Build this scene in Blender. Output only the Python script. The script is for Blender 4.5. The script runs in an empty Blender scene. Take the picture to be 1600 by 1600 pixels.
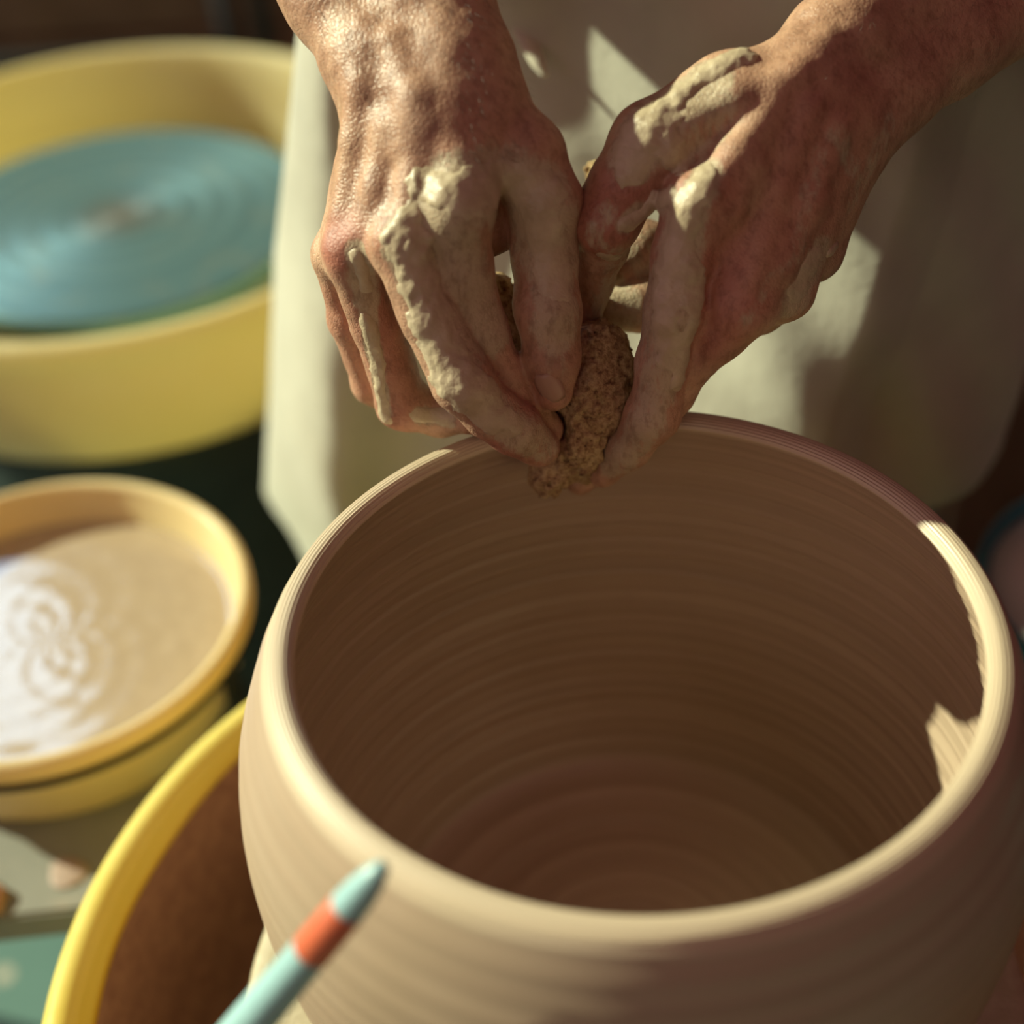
import bpy, bmesh, math, random
import numpy as np
import openvdb
from mathutils import Matrix, Vector
from mathutils.bvhtree import BVHTree

random.seed(7); rng = np.random.default_rng(7)
SC = bpy.context.scene
COL = SC.collection
PI = math.pi
def R(a): return math.radians(a)

# ------------------------------------------------------------------ camera
FPX = 2400.0
PITCH, ROLL = R(40.05), R(-3.5)
CAM = np.array([-.040, -.380, 1.175])
_fw = np.array([0, math.cos(PITCH), -math.sin(PITCH)])
_u0 = np.array([0, math.sin(PITCH), math.cos(PITCH)])
_x0 = np.array([1., 0, 0])
RIGHT = math.cos(ROLL) * _x0 + math.sin(ROLL) * _u0
UP = -math.sin(ROLL) * _x0 + math.cos(ROLL) * _u0
cd = bpy.data.cameras.new('camera'); cam = bpy.data.objects.new('camera', cd); COL.objects.link(cam)
cd.sensor_width = 36; cd.lens = 36 * FPX / 1600; cd.clip_start = .02
m = Matrix.Identity(4)
for i in range(3):
    m[i][0] = RIGHT[i]; m[i][1] = UP[i]; m[i][2] = -_fw[i]; m[i][3] = CAM[i]
cam.matrix_world = m
cd.dof.use_dof = True; cd.dof.focus_distance = .585; cd.dof.aperture_fstop = 3.3
SC.camera = cam

# ------------------------------------------------------------------ light and exposure
SC.view_settings.view_transform = 'Standard'; SC.view_settings.look = 'None'
SC.view_settings.gamma = 1; SC.view_settings.use_curve_mapping = False
SC.view_settings.exposure = 0.0
SC.cycles.use_denoising = True
SC.cycles.max_bounces = 8
SC.cycles.sample_clamp_indirect = 6
SUN_AZ, SUN_EL = R(-18), R(29.8)
w = bpy.data.worlds.new('world'); SC.world = w; w.use_nodes = True
bg = w.node_tree.nodes['Background']; bg.inputs[0].default_value = (.85, .58, .64, 1); bg.inputs[1].default_value = .35
sd = bpy.data.lights.new('sun', 'SUN'); sun = bpy.data.objects.new('sun', sd); COL.objects.link(sun)
sd.energy = 6.6; sd.angle = R(1.0); sd.color = (1, 1.07, .76)
_dir = Vector((math.cos(SUN_AZ) * math.cos(SUN_EL), math.sin(SUN_AZ) * math.cos(SUN_EL), -math.sin(SUN_EL)))
sun.rotation_euler = _dir.to_track_quat('-Z', 'Y').to_euler()
sun.location = (-1.6, .43, 1.7)
def area(name, loc, aim, sx, sy, power, color):
    d = bpy.data.lights.new(name, 'AREA'); o = bpy.data.objects.new(name, d); COL.objects.link(o)
    d.shape = 'RECTANGLE'; d.size = sx; d.size_y = sy; d.energy = power; d.color = color
    o.location = loc; o.rotation_euler = (Vector(aim)).to_track_quat('-Z', 'Y').to_euler()
# daylight by the left and back windows, then two added fill lights
area('window_daylight', (-1.96, .5, 1.85), (1, 0, 0), 3.2, 2.1, 7, (1, .58, .72))
area('window_daylight', (-1.55, 2.36, 2.3), (0, -1, 0), .72, 1.5, 14, (.52, .76, 1))
area('window_daylight', (-1.2, -2.56, 1.95), (0, 1, 0), 1.4, 1.3, 8, (1, .80, .62))  # front-left fill for the shaded sides; the window carrying it is added
area('ceiling_lamp', (.9, -.6, 3.12), (0, 0, -1), .9, .9, 3, (1, .34, .50))  # rosy fill added overhead to lift the shadows, no lamp known there

# ------------------------------------------------------------------ materials
def new_mat(name, color=(.5, .5, .5), rough=.6, **kw):
    mt = bpy.data.materials.new(name); mt.use_nodes = True
    b = mt.node_tree.nodes['Principled BSDF']
    b.inputs['Base Color'].default_value = (*color, 1); b.inputs['Roughness'].default_value = rough
    for k, v in kw.items(): b.inputs[k.replace('_', ' ')].default_value = v
    return mt
class NT:
    def __init__(s, mt): s.t = mt.node_tree; s.b = s.t.nodes['Principled BSDF']
    def n(s, typ, **kw):
        nd = s.t.nodes.new(typ)
        for k, v in kw.items():
            if k in ('ins',):
                for a, b in v.items(): nd.inputs[a].default_value = b
            else: setattr(nd, k, v)
        return nd
    def l(s, a, b): s.t.links.new(a, b)
    def coord(s, scale=(1, 1, 1)):
        tc = s.n('ShaderNodeTexCoord'); mp = s.n('ShaderNodeMapping'); mp.inputs['Scale'].default_value = scale
        s.l(tc.outputs['Object'], mp.inputs['Vector']); return mp.outputs['Vector']
    def noise(s, vec, scale, detail=4, rough=.55):
        n = s.n('ShaderNodeTexNoise', ins={'Scale': scale, 'Detail': detail, 'Roughness': rough}); s.l(vec, n.inputs['Vector']); return n.outputs['Fac']
    def ramp(s, fac, stops):
        r = s.n('ShaderNodeValToRGB'); e = r.color_ramp.elements
        while len(e) < len(stops): e.new(.5)
        for i, (p, c) in enumerate(stops):
            e[i].position = p; e[i].color = (*c, 1) if len(c) == 3 else c
        s.l(fac, r.inputs['Fac']); return r.outputs['Color']
    def mix(s, fac, a, b, mode='MIX'):
        x = s.n('ShaderNodeMix', data_type='RGBA', blend_type=mode)
        for v, k in ((fac, 0), (a, 6), (b, 7)):
            if hasattr(v, 'is_linked') or hasattr(v, 'links'): s.l(v, x.inputs[k])
            else: x.inputs[k].default_value = v if k == 0 else (*v, 1)
        return x.outputs[2]
    def math(s, op, a, b=0., c=None):
        x = s.n('ShaderNodeMath', operation=op)
        for i, v in enumerate((a, b) if c is None else (a, b, c)):
            if hasattr(v, 'links'): s.l(v, x.inputs[i])
            else: x.inputs[i].default_value = v
        return x.outputs[0]
    def bump(s, h, strength=.3, dist=.001, normal=None):
        x = s.n('ShaderNodeBump', ins={'Strength': strength, 'Distance': dist}); s.l(h, x.inputs['Height'])
        if normal is not None: s.l(normal, x.inputs['Normal'])
        return x.outputs['Normal']

def lathe_vec(nt):                       # (radius, height) of a turned thing, in object space
    tc = nt.n('ShaderNodeTexCoord'); sp = nt.n('ShaderNodeSeparateXYZ'); nt.l(tc.outputs['Object'], sp.inputs[0])
    r = nt.math('SQRT', nt.math('ADD', nt.math('MULTIPLY', sp.outputs[0], sp.outputs[0]), nt.math('MULTIPLY', sp.outputs[1], sp.outputs[1])))
    cb = nt.n('ShaderNodeCombineXYZ'); nt.l(r, cb.inputs[0]); nt.l(sp.outputs[2], cb.inputs[1])
    # a little spiral drift with the angle
    a = nt.math('ARCTAN2', sp.outputs[1], sp.outputs[0]); nt.l(nt.math('MULTIPLY', nt.math('SINE', a), .0012), cb.inputs[2])
    return cb.outputs[0], r, sp.outputs[2]

def clay_pot_mat():
    mt = new_mat('wet_throwing_clay', rough=.42); nt = NT(mt)
    v, r, z = lathe_vec(nt)
    n1 = nt.noise(v, 160, 5, .65); n2 = nt.noise(v, 900, 3, .6); n3 = nt.noise(nt.coord(), 14, 4)
    c = nt.ramp(n1, [(.3, (.375, .265, .18)), (.52, (.435, .31, .215)), (.72, (.49, .365, .255))])
    c = nt.mix(nt.ramp(n3, [(.45, (0, 0, 0)), (.7, (.35, .35, .35))]), c, (.37, .25, .16))
    c = nt.mix(nt.ramp(nt.math('MULTIPLY', z, 4.), [(.828, (0, 0, 0)), (.846, (1, 1, 1))]), c, (.60, .47, .33))   # paler slip on the rim, its wet sheen put into the colour
    nt.l(c, nt.b.inputs['Base Color'])
    h = nt.math('ADD', nt.math('MULTIPLY', n1, 1.0), nt.math('MULTIPLY', n2, .35))
    nt.l(nt.bump(h, .22, .0014), nt.b.inputs['Normal'])
    nt.l(nt.ramp(n1, [(.3, (.55,) * 3), (.7, (.33,) * 3)]), nt.b.inputs['Roughness'])
    nt.b.inputs['Specular IOR Level'].default_value = .7
    return mt

def slip_mat(name, c1=(.50, .40, .27), c2=(.58, .48, .33), rough=.38):
    mt = new_mat(name, rough=rough); nt = NT(mt); v = nt.coord()
    n1 = nt.noise(v, 120, 5, .6); nt.l(nt.ramp(n1, [(.35, c1), (.65, c2)]), nt.b.inputs['Base Color'])
    nt.l(nt.bump(nt.noise(v, 420, 5, .6), .5, .0012), nt.b.inputs['Normal']); nt.b.inputs['Specular IOR Level'].default_value = .5
    return mt

def skin_mat():
    mt = new_mat('skin', rough=.42); nt = NT(mt); v = nt.coord()
    at = nt.n('ShaderNodeAttribute', attribute_name='marks'); sp = nt.n('ShaderNodeSeparateColor'); nt.l(at.outputs['Color'], sp.inputs[0])
    slip, red, wet = sp.outputs[0], sp.outputs[1], sp.outputs[2]
    n1 = nt.noise(v, 45, 5, .6)
    c = nt.ramp(n1, [(.3, (.38, .205, .13)), (.55, (.52, .30, .19)), (.75, (.60, .385, .25))])
    c = nt.mix(nt.math('MULTIPLY', red, .75), c, (.40, .11, .075))
    # pores and hair dots
    vo = nt.n('ShaderNodeTexVoronoi', ins={'Scale': 900.}); nt.l(v, vo.inputs['Vector'])
    # slip smeared thinly, broken up by streaks
    st = nt.noise(nt.coord((1, 1, .35)), 300, 6, .7)
    f = nt.math('MULTIPLY', nt.math('SUBTRACT', nt.math('ADD', slip, nt.math('MULTIPLY', nt.math('SUBTRACT', st, .5), 1.5)), .42), 3.4)
    cl = nt.n('ShaderNodeClamp'); nt.l(f, cl.inputs[0]); f = cl.outputs[0]
    f2 = nt.math('MULTIPLY', f, nt.math('MINIMUM', nt.math('MULTIPLY', slip, 1.6), .96))
    dry = nt.mix(nt.noise(v, 60, 3), (.42, .32, .205), (.58, .46, .31))
    c = nt.mix(f2, c, dry)
    cr = nt.ramp(nt.noise(nt.coord((1, 1, .5)), 260, 7, .75), [(.38, (.62, .56, .52)), (.52, (1, 1, 1))])
    c = nt.mix(.75, c, cr, 'MULTIPLY')
    nt.l(c, nt.b.inputs['Base Color'])
    wv = nt.n('ShaderNodeTexVoronoi', feature='DISTANCE_TO_EDGE', ins={'Scale': 520.}); nt.l(nt.coord((1, 1, 1)), wv.inputs['Vector'])
    wr = nt.math('MINIMUM', wv.outputs['Distance'], .22)
    nb = nt.bump(wr, .42, .0011)
    nb = nt.bump(nt.noise(v, 700, 4, .6), .35, .0009, nb)
    nb = nt.bump(f2, .35, .0006, nb)
    nb = nt.bump(nt.math('MULTIPLY', wet, nt.noise(v, 1100, 2, .5)), .35, .0009, nb)
    nt.l(nb, nt.b.inputs['Normal'])
    rr = nt.math('SUBTRACT', .50, nt.math('MULTIPLY', wet, .18)); nt.l(rr, nt.b.inputs['Roughness'])
    nt.b.inputs['Specular IOR Level'].default_value = .5
    nt.b.inputs['Subsurface Weight'].default_value = .12
    nt.b.inputs['Subsurface Radius'].default_value = (1, .35, .2); nt.b.inputs['Subsurface Scale'].default_value = .004
    return mt

def cloth_mat(name, c1, c2, weave=1600):
    mt = new_mat(name, rough=.9); nt = NT(mt); v = nt.coord()
    nt.l(nt.ramp(nt.noise(v, 9, 5, .6), [(.35, c1), (.65, c2)]), nt.b.inputs['Base Color'])
    wx = nt.n('ShaderNodeTexWave', bands_direction='X', ins={'Scale': weave / 6.28}); wz = nt.n('ShaderNodeTexWave', bands_direction='Z', ins={'Scale': weave / 6.28})
    nt.l(v, wx.inputs['Vector']); nt.l(v, wz.inputs['Vector'])
    nb = nt.bump(nt.math('ADD', wx.outputs['Fac'], wz.outputs['Fac']), .15, .0005)
    nt.l(nt.bump(nt.noise(v, 30, 4), .3, .006, nb), nt.b.inputs['Normal'])
    nt.b.inputs['Sheen Weight'].default_value = .15
    return mt

def plastic_mat(name, c1, c2, rough=.35, scale=10):
    mt = new_mat(name, rough=rough); nt = NT(mt); v = nt.coord()
    nt.l(nt.ramp(nt.noise(v, scale, 5, .6), [(.35, c1), (.65, c2)]), nt.b.inputs['Base Color'])
    nt.l(nt.ramp(nt.noise(v, 50, 4), [(.35, (rough,) * 3), (.7, (rough + .25,) * 3)]), nt.b.inputs['Roughness'])
    nt.l(nt.bump(nt.noise(v, 90, 4), .12, .001), nt.b.inputs['Normal'])
    return mt

def translucent(mt, color, fac):
    t = mt.node_tree; tr = t.nodes.new('ShaderNodeBsdfTranslucent'); tr.inputs[0].default_value = (*color, 1)
    mx = t.nodes.new('ShaderNodeMixShader'); mx.inputs[0].default_value = fac; out = t.nodes['Material Output']
    t.links.new(t.nodes['Principled BSDF'].outputs[0], mx.inputs[1]); t.links.new(tr.outputs[0], mx.inputs[2]); t.links.new(mx.outputs[0], out.inputs[0]); return mt
def wheel_head_mat(name, c1, c2, center_brown=.0, aniso=.7):
    mt = new_mat(name, rough=.38); nt = NT(mt)
    v, r, z = lathe_vec(nt)
    n = nt.noise(v, 90, 5, .7)
    c = nt.ramp(n, [(.3, c1), (.7, c2)])
    n2 = nt.noise(nt.coord(), 30, 4)
    c = nt.mix(nt.ramp(n2, [(.56, (0, 0, 0)), (.72, (.5, .5, .5))]), c, (.34, .36, .26))
    hub = nt.math('SUBTRACT', 1., nt.math('MULTIPLY', r, 22.)); hc = nt.n('ShaderNodeClamp'); nt.l(hub, hc.inputs[0])
    c = nt.mix(nt.math('MULTIPLY', hc.outputs[0], center_brown), c, (.26, .20, .13))
    nt.l(c, nt.b.inputs['Base Color'])
    nt.l(nt.bump(nt.noise(v, 700, 3, .6), .35, .0012), nt.b.inputs['Normal'])
    nt.b.inputs['Metallic'].default_value = .5
    nt.b.inputs['Anisotropic'].default_value = aniso; nt.b.inputs['Anisotropic Rotation'].default_value = .25
    tg = nt.n('ShaderNodeTangent', direction_type='RADIAL', axis='Z'); nt.l(tg.outputs[0], nt.b.inputs['Tangent'])
    return mt

M = {}
M['clay'] = clay_pot_mat()
M['slip'] = slip_mat('thick_wet_slip', (.47, .37, .24), (.57, .46, .31), .30)
M['pan_slip'] = slip_mat('slip_in_pan', (.34, .155, .09), (.46, .23, .13), .55)
M['water'] = slip_mat('cloudy_clay_water', (.44, .33, .215), (.50, .38, .25), .10)
nt_ = NT(M['water']); nt_.b.inputs['Coat Weight'].default_value = 1; nt_.b.inputs['Coat IOR'].default_value = 1.75; nt_.b.inputs['Coat Roughness'].default_value = .06
for n_ in M['water'].node_tree.nodes:
    if n_.type == 'BUMP': n_.inputs['Strength'].default_value = .08
M['stool'] = plastic_mat('stool_paint', (.04, .018, .014), (.055, .025, .02), .9); M['skin'] = skin_mat(); M['dab'] = new_mat('pink_clay_dab', (.36, .25, .20), .6)
M['nail'] = new_mat('fingernail', (.44, .27, .19), .4)
M['hair'] = new_mat('arm_hair', (.10, .055, .03), .5)
M['apron'] = cloth_mat('apron_canvas', (.39, .365, .29), (.48, .455, .365))
M['tape'] = cloth_mat('apron_tape', (.58, .53, .40), (.66, .61, .47))
M['shirt'] = cloth_mat('shirt_cotton', (.20, .13, .09), (.25, .16, .11))
M['trousers'] = cloth_mat('trouser_cotton', (.17, .11, .08), (.21, .14, .10))
M['yellow'] = plastic_mat('yellow_plastic', (.84, .68, .14), (.90, .77, .22), .32)
M['pale_yellow'] = plastic_mat('pale_yellow_plastic', (.86, .76, .42), (.92, .85, .56), .3)
M['tub_yellow'] = plastic_mat('tub_plastic', (.82, .64, .30), (.88, .73, .40), .3)
translucent(M['yellow'], (.85, .62, .12), .3); translucent(M['pale_yellow'], (.95, .82, .40), .42); translucent(M['tub_yellow'], (.85, .55, .2), .3)
M['head_left'] = wheel_head_mat('wheel_head_blue', (.10, .22, .24), (.22, .38, .38), .8, .6)
M['head_main'] = wheel_head_mat('wheel_head_green', (.10, .20, .16), (.20, .30, .22), 0, .4)
M['bat'] = slip_mat('clay_skim', (.44, .36, .23), (.52, .44, .30), .45)
M['housing'] = plastic_mat('wheel_housing_paint', (.035, .05, .045), (.05, .07, .06), .5)
M['black'] = new_mat('black_wire', (.012, .012, .012), .45)
M['dark_metal'] = new_mat('dark_metal', (.02, .022, .02), .5)
M['brush_blue'] = plastic_mat('pale_blue_lacquer', (.30, .50, .52), (.36, .56, .57), .28)
M['brush_red'] = plastic_mat('red_lacquer', (.62, .13, .06), (.70, .17, .08), .3)
M['bristle'] = new_mat('bristles', (.22, .13, .07), .8)
M['ferrule'] = new_mat('ferrule', (.6, .55, .45), .3, Metallic=1.)
M['jar'] = plastic_mat('jar_glaze', (.30, .28, .22), (.38, .34, .27), .3)
M['wood'] = plastic_mat('bench_wood', (.20, .11, .06), (.28, .16, .09), .6)
M['teal'] = plastic_mat('teal_plastic', (.02, .20, .24), (.03, .26, .30), .3)
M['cream_plastic'] = plastic_mat('cream_plastic', (.80, .80, .70), (.86, .86, .76), .3)

def floor_mat():
    mt = new_mat('painted_floor', rough=.55); nt = NT(mt); v = nt.coord()
    c = nt.ramp(nt.noise(v, 3, 5), [(.35, (.07, .15, .12)), (.65, (.11, .22, .18))])
    vo = nt.n('ShaderNodeTexVoronoi', ins={'Scale': 14., 'Randomness': 1.}); nt.l(v, vo.inputs['Vector'])
    spot = nt.ramp(vo.outputs['Distance'], [(.10, (1, 1, 1)), (.15, (0, 0, 0))])
    nt.l(nt.mix(spot, c, (.45, .40, .30)), nt.b.inputs['Base Color']); return mt
def sponge_mat():
    mt = new_mat('sponge', rough=.95); nt = NT(mt); v = nt.coord()
    n = nt.noise(v, 380, 6, .7)
    c = nt.ramp(n, [(.34, (.20, .10, .05)), (.46, (.52, .32, .15)), (.60, (.74, .55, .28))])
    nt.l(c, nt.b.inputs['Base Color']); nt.l(nt.bump(n, 1., .003), nt.b.inputs['Normal']); return mt
def tabletop_mat():
    mt = new_mat('worn_grey_top', rough=.5); nt = NT(mt); v = nt.coord()
    c = nt.ramp(nt.noise(v, 14, 5), [(.35, (.20, .20, .17)), (.65, (.27, .26, .23))])
    c = nt.mix(nt.ramp(nt.noise(v, 26, 3), [(.62, (0, 0, 0)), (.68, (.5, .5, .5))]), c, (.38, .30, .24))
    nt.l(c, nt.b.inputs['Base Color']); return mt
M['floor'] = floor_mat(); M['sponge'] = sponge_mat(); M['tabletop'] = tabletop_mat()
M['wall'] = plastic_mat('terracotta_plaster', (.46, .14, .14), (.52, .18, .17), .85, 3)
M['ceiling'] = plastic_mat('ceiling_plaster', (.30, .20, .14), (.34, .23, .16), .9, 3)
M['dark_wall'] = M['wall']
M['frame'] = new_mat('window_frame_wood', (.32, .22, .14), .6)

# ------------------------------------------------------------------ mesh helpers
def mesh_obj(name, verts, faces, mat, parent=None, smooth=True):
    me = bpy.data.meshes.new(name); me.from_pydata([tuple(v) for v in verts], [], [tuple(f) for f in faces]); me.update()
    if smooth: me.polygons.foreach_set('use_smooth', [True] * len(me.polygons))
    if mat: me.materials.append(mat)
    o = bpy.data.objects.new(name, me); COL.objects.link(o)
    if parent: o.parent = parent
    return o
def bm_obj(name, bm, mat, parent=None, smooth=False, autos=None):
    me = bpy.data.meshes.new(name); bm.normal_update(); bm.to_mesh(me); bm.free()
    if mat: me.materials.append(mat)
    if smooth: me.polygons.foreach_set('use_smooth', [True] * len(me.polygons))
    o = bpy.data.objects.new(name, me); COL.objects.link(o)
    if parent: o.parent = parent
    return o
def tag(o, label=None, cat=None, group=None, kind=None):
    for k, v in (('label', label), ('category', cat), ('group', group), ('kind', kind)):
        if v: o[k] = v
    return o
def thing(name, loc, label, cat, group=None):
    o = bpy.data.objects.new(name, None); COL.objects.link(o); o.location = loc
    o.empty_display_size = .05
    return tag(o, label, cat, group)
def struct(o): o['kind'] = 'structure'; return o
def box_bm(bm, lo, hi, bevel=0.):
    g = bmesh.ops.create_cube(bm, size=1.)
    for v in g['verts']:
        v.co = Vector([lo[i] + (v.co[i] + .5) * (hi[i] - lo[i]) for i in range(3)])
    if bevel:
        es = list({e for v in g['verts'] for e in v.link_edges})
        bmesh.ops.bevel(bm, geom=es, offset=bevel, segments=2, profile=.5, affect='EDGES')
def box(name, lo, hi, mat, parent=None, bevel=0.):
    bm = bmesh.new(); box_bm(bm, lo, hi, bevel); return bm_obj(name, bm, mat, parent)
def lathe(name, prof, mat, parent=None, seg=128, loc=(0, 0, 0), jitter=None):
    """closed or open profile [(r,z)...]; points with r==0 become poles"""
    verts, faces, rings = [], [], []
    a = np.linspace(0, 2 * PI, seg, endpoint=False)
    for i, (r, z) in enumerate(prof):
        if r < 1e-7: rings.append([len(verts)]); verts.append((0, 0, z)); continue
        rings.append(list(range(len(verts), len(verts) + seg)))
        for t in a:
            dr = dz = 0
            if jitter: dr, dz = jitter(i, t, r, z)
            verts.append(((r + dr) * math.cos(t), (r + dr) * math.sin(t), z + dz))
    for p, q in zip(rings[:-1], rings[1:]):
        for j in range(seg):
            k = (j + 1) % seg
            if len(p) == 1: faces.append((p[0], q[k], q[j]))
            elif len(q) == 1: faces.append((p[j], p[k], q[0]))
            else: faces.append((p[j], p[k], q[k], q[j]))
    o = mesh_obj(name, verts, faces, mat, parent)
    bm = bmesh.new(); bm.from_mesh(o.data); bmesh.ops.recalc_face_normals(bm, faces=bm.faces); bm.to_mesh(o.data); bm.free()
    o.location = loc
    return o
def smooth_poly(pts, n=8):
    """Catmull-Rom through 2D/3D points"""
    P = np.array(pts, float); P = np.vstack([2 * P[0] - P[1], P, 2 * P[-1] - P[-2]]); out = []
    for i in range(1, len(P) - 2):
        for t in np.linspace(0, 1, n, endpoint=False):
            a, b, c, d = P[i - 1:i + 3]
            out.append(.5 * (2 * b + (c - a) * t + (2 * a - 5 * b + 4 * c - d) * t * t + (3 * b - a - 3 * c + d) * t ** 3))
    out.append(P[-2]); return np.array(out)
def tube(name, pts, rad, mat, parent=None, seg=10, cap=True):
    P = np.array(pts, float); n = len(P); rad = np.broadcast_to(rad, (n,))
    T = np.gradient(P, axis=0); T /= np.linalg.norm(T, axis=1)[:, None]
    ref = np.array([0, 0, 1.]) if abs(T[0][2]) < .9 else np.array([1., 0, 0]); verts = []; faces = []
    u = np.cross(T[0], ref); u /= np.linalg.norm(u)
    for i in range(n):
        u = u - T[i] * (u @ T[i]); u /= np.linalg.norm(u); v = np.cross(T[i], u)
        for j in range(seg):
            t = 2 * PI * j / seg; verts.append(P[i] + rad[i] * (math.cos(t) * u + math.sin(t) * v))
    for i in range(n - 1):
        for j in range(seg):
            k = (j + 1) % seg; faces.append((i * seg + j, i * seg + k, (i + 1) * seg + k, (i + 1) * seg + j))
    if cap:
        faces.append(tuple(range(seg))[::-1]); faces.append(tuple((n - 1) * seg + j for j in range(seg)))
    return mesh_obj(name, verts, faces, mat, parent)

def ray(px, py): return _fw + (px - 800) / FPX * RIGHT - (py - 800) / FPX * UP
def J(px, py, d): return CAM + ray(px, py) * d           # a point of the place, from where it is seen and how deep it lies

# ------------------------------------------------------------------ the room
X0, X1, Y0, Y1, H = -2., 2.5, -2.6, 2.4, 3.2
T = .12
struct(box('floor', (X0 - T, Y0 - T, -.1), (X1 + T, Y1 + T, 0), M['floor']))
struct(box('ceiling', (X0 - T, Y0 - T, H), (X1 + T, Y1 + T, H + .1), M['ceiling']))
struct(box('wall_right', (X1, Y0 - T, 0), (X1 + T, Y1 + T, H), M['wall']))
def wall_with_hole(name, axis, pos, a0, a1, h0, h1, z0, z1):
    bm = bmesh.new()
    def b(p, q, lo, hi):
        if axis == 'x': box_bm(bm, (pos, p, lo), (pos + T, q, hi))
        else: box_bm(bm, (p, pos, lo), (q, pos + T, hi))
    b(a0, h0, 0, H); b(h1, a1, 0, H); b(h0, h1, 0, z0); b(h0, h1, z1, H)
    return struct(bm_obj(name, bm, M['wall']))
wall_with_hole('wall_left', 'x', X0 - T, Y0, Y1, -1.2, 2.2, .35, 2.65)
wall_with_hole('wall_back', 'y', Y1, X0 - T, X1 + T, -1.93, -1.17, 1.45, 3.1)
wall_with_hole('wall_front', 'y', Y0 - T, X0 - T, X1 + T, -1.95, -.45, 1.25, 2.65)
def window(n, axis, pos, h0, h1, z0, z1, mull):
    bm = bmesh.new(); f = .05
    def b(p, q, lo, hi):
        if axis == 'x': box_bm(bm, (pos, p, lo), (pos + .05, q, hi))
        else: box_bm(bm, (p, pos, lo), (q, pos + .05, hi))
    b(h0, h1, z0, z0 + f); b(h0, h1, z1 - f, z1); b(h0, h0 + f, z0 + f, z1 - f); b(h1 - f, h1, z0 + f, z1 - f)
    for x in mull: b(x - .02, x + .02, z0 + f, z1 - f)
    struct(bm_obj('window_%d' % n, bm, M['frame']))
window(1, 'x', X0 - .09, -1.2, 2.2, .35, 2.65, (-.45,))
window(3, 'y', Y0 - .09, -1.95, -.45, 1.25, 2.65, ())  # unseen front window, added to carry the front-left fill
window(2, 'y', Y1 + .04, -1.93, -1.17, 1.45, 3.1, ())
struct(box('baseboard_back', (X0, Y1 - .02, 0), (X1, Y1, .12), M['frame']))
struct(box('baseboard_right', (X1 - .02, Y0, 0), (X1, Y1, .12), M['frame']))

# ------------------------------------------------------------------ potter's wheels
def wheel(loc, label, cat, head_z, rim_z, pan_r, head_mat, pan_mat, head_r, seed):
    cx, cy = loc
    t = thing('pottery_wheel', (cx, cy, 0), label, cat)
    # splash pan, one lathe with a rolled lip
    d = rim_z - .115
    pr = smooth_poly([(.05, d), (pan_r - .06, d), (pan_r - .035, d + .006), (pan_r - .022, d + .03), (pan_r - .014, rim_z - .02), (pan_r - .011, rim_z - .006)], 6).tolist()
    lip = [(pan_r - .011 + .0085 * (1 - math.cos(a)), rim_z - .006 + .009 * math.sin(a)) for a in np.linspace(.2, PI + .5, 12)]
    out = smooth_poly([(pan_r - .004, rim_z - .022), (pan_r - .010, d + .03), (pan_r - .022, d), (pan_r - .045, d - .008), (.05, d - .008), (.05, d)], 5).tolist()
    lathe('splash_pan', pr + lip + out, pan_mat, t, 160, (0, 0, 0))
    # wheel head with grooves
    pf = [(0, head_z)]
    r = .004
    while r < head_r - .006:
        g = -.0005 if int(r / .0125) % 2 else 0.
        pf.append((r, head_z + g)); r += .00312
    pf += [(head_r - .004, head_z), (head_r - .001, head_z - .0012), (head_r, head_z - .004), (head_r, head_z - .016), (head_r - .004, head_z - .019), (.03, head_z - .019), (.03, d - .02)]
    lathe('wheel_head', pf, head_mat, t, 160)
    lathe('housing', smooth_poly([(.0, d - .012), (.14, d - .012), (.19, d - .02), (.2, d - .06), (.19, d - .14), (.17, .14), (.16, .10), (0, .10)], 3).tolist(), M['housing'], t, 48)
    for a in (45, 165, 285):
        p = [(.12 * math.cos(R(a)), .12 * math.sin(R(a)), .16), (.22 * math.cos(R(a)), .22 * math.sin(R(a)), .07), (.27 * math.cos(R(a)), .27 * math.sin(R(a)), .014)]
        tube('leg', smooth_poly(p, 4), .014, M['dark_metal'], t)
    return t, d
W1, d1 = wheel((0, 0), "potter's wheel carrying the big clay pot, its yellow splash pan half hidden behind the pot", 'pottery wheel', .585, .588, .252, M['head_main'], M['yellow'], .168, 1)
W2, d2 = wheel((-.36, .80), "empty potter's wheel behind, pale yellow splash pan round a blue wheel head", 'pottery wheel', .54, .578, .258, M['head_left'], M['pale_yellow'], .1655, 2)
# brown slip skimming the inside of the front pan
ps = [(.06, d1 + .0035), (.184, d1 + .004), (.206, d1 + .007), (.2205, d1 + .03), (.2288, d1 + .06), (.2345, .588 - .030), (.2378, .588 - .012)]
lathe('slip_residue', [(r - .0008, z + .0005) for r, z in smooth_poly(ps, 5)], M['pan_slip'], W1, 160,
      jitter=lambda i, t, r, z: (0, .0025 * math.sin(3 * t + 1) + .0012 * math.sin(11 * t) if z > .57 else 0))['label'] = 'brown slip residue'
# pale clay skim on the edge of the wheel head
lathe('clay_skim', [(.128, .5860), (.150, .5868), (.161, .5866), (.1665, .5862), (.1688, .584), (.1692, .578), (.1686, .572)], M['bat'], W1, 128,
      jitter=lambda i, t, r, z: (.0006 * math.sin(7 * t + i), .0003 * math.sin(5 * t)))['label'] = 'cream clay skim'

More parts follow.
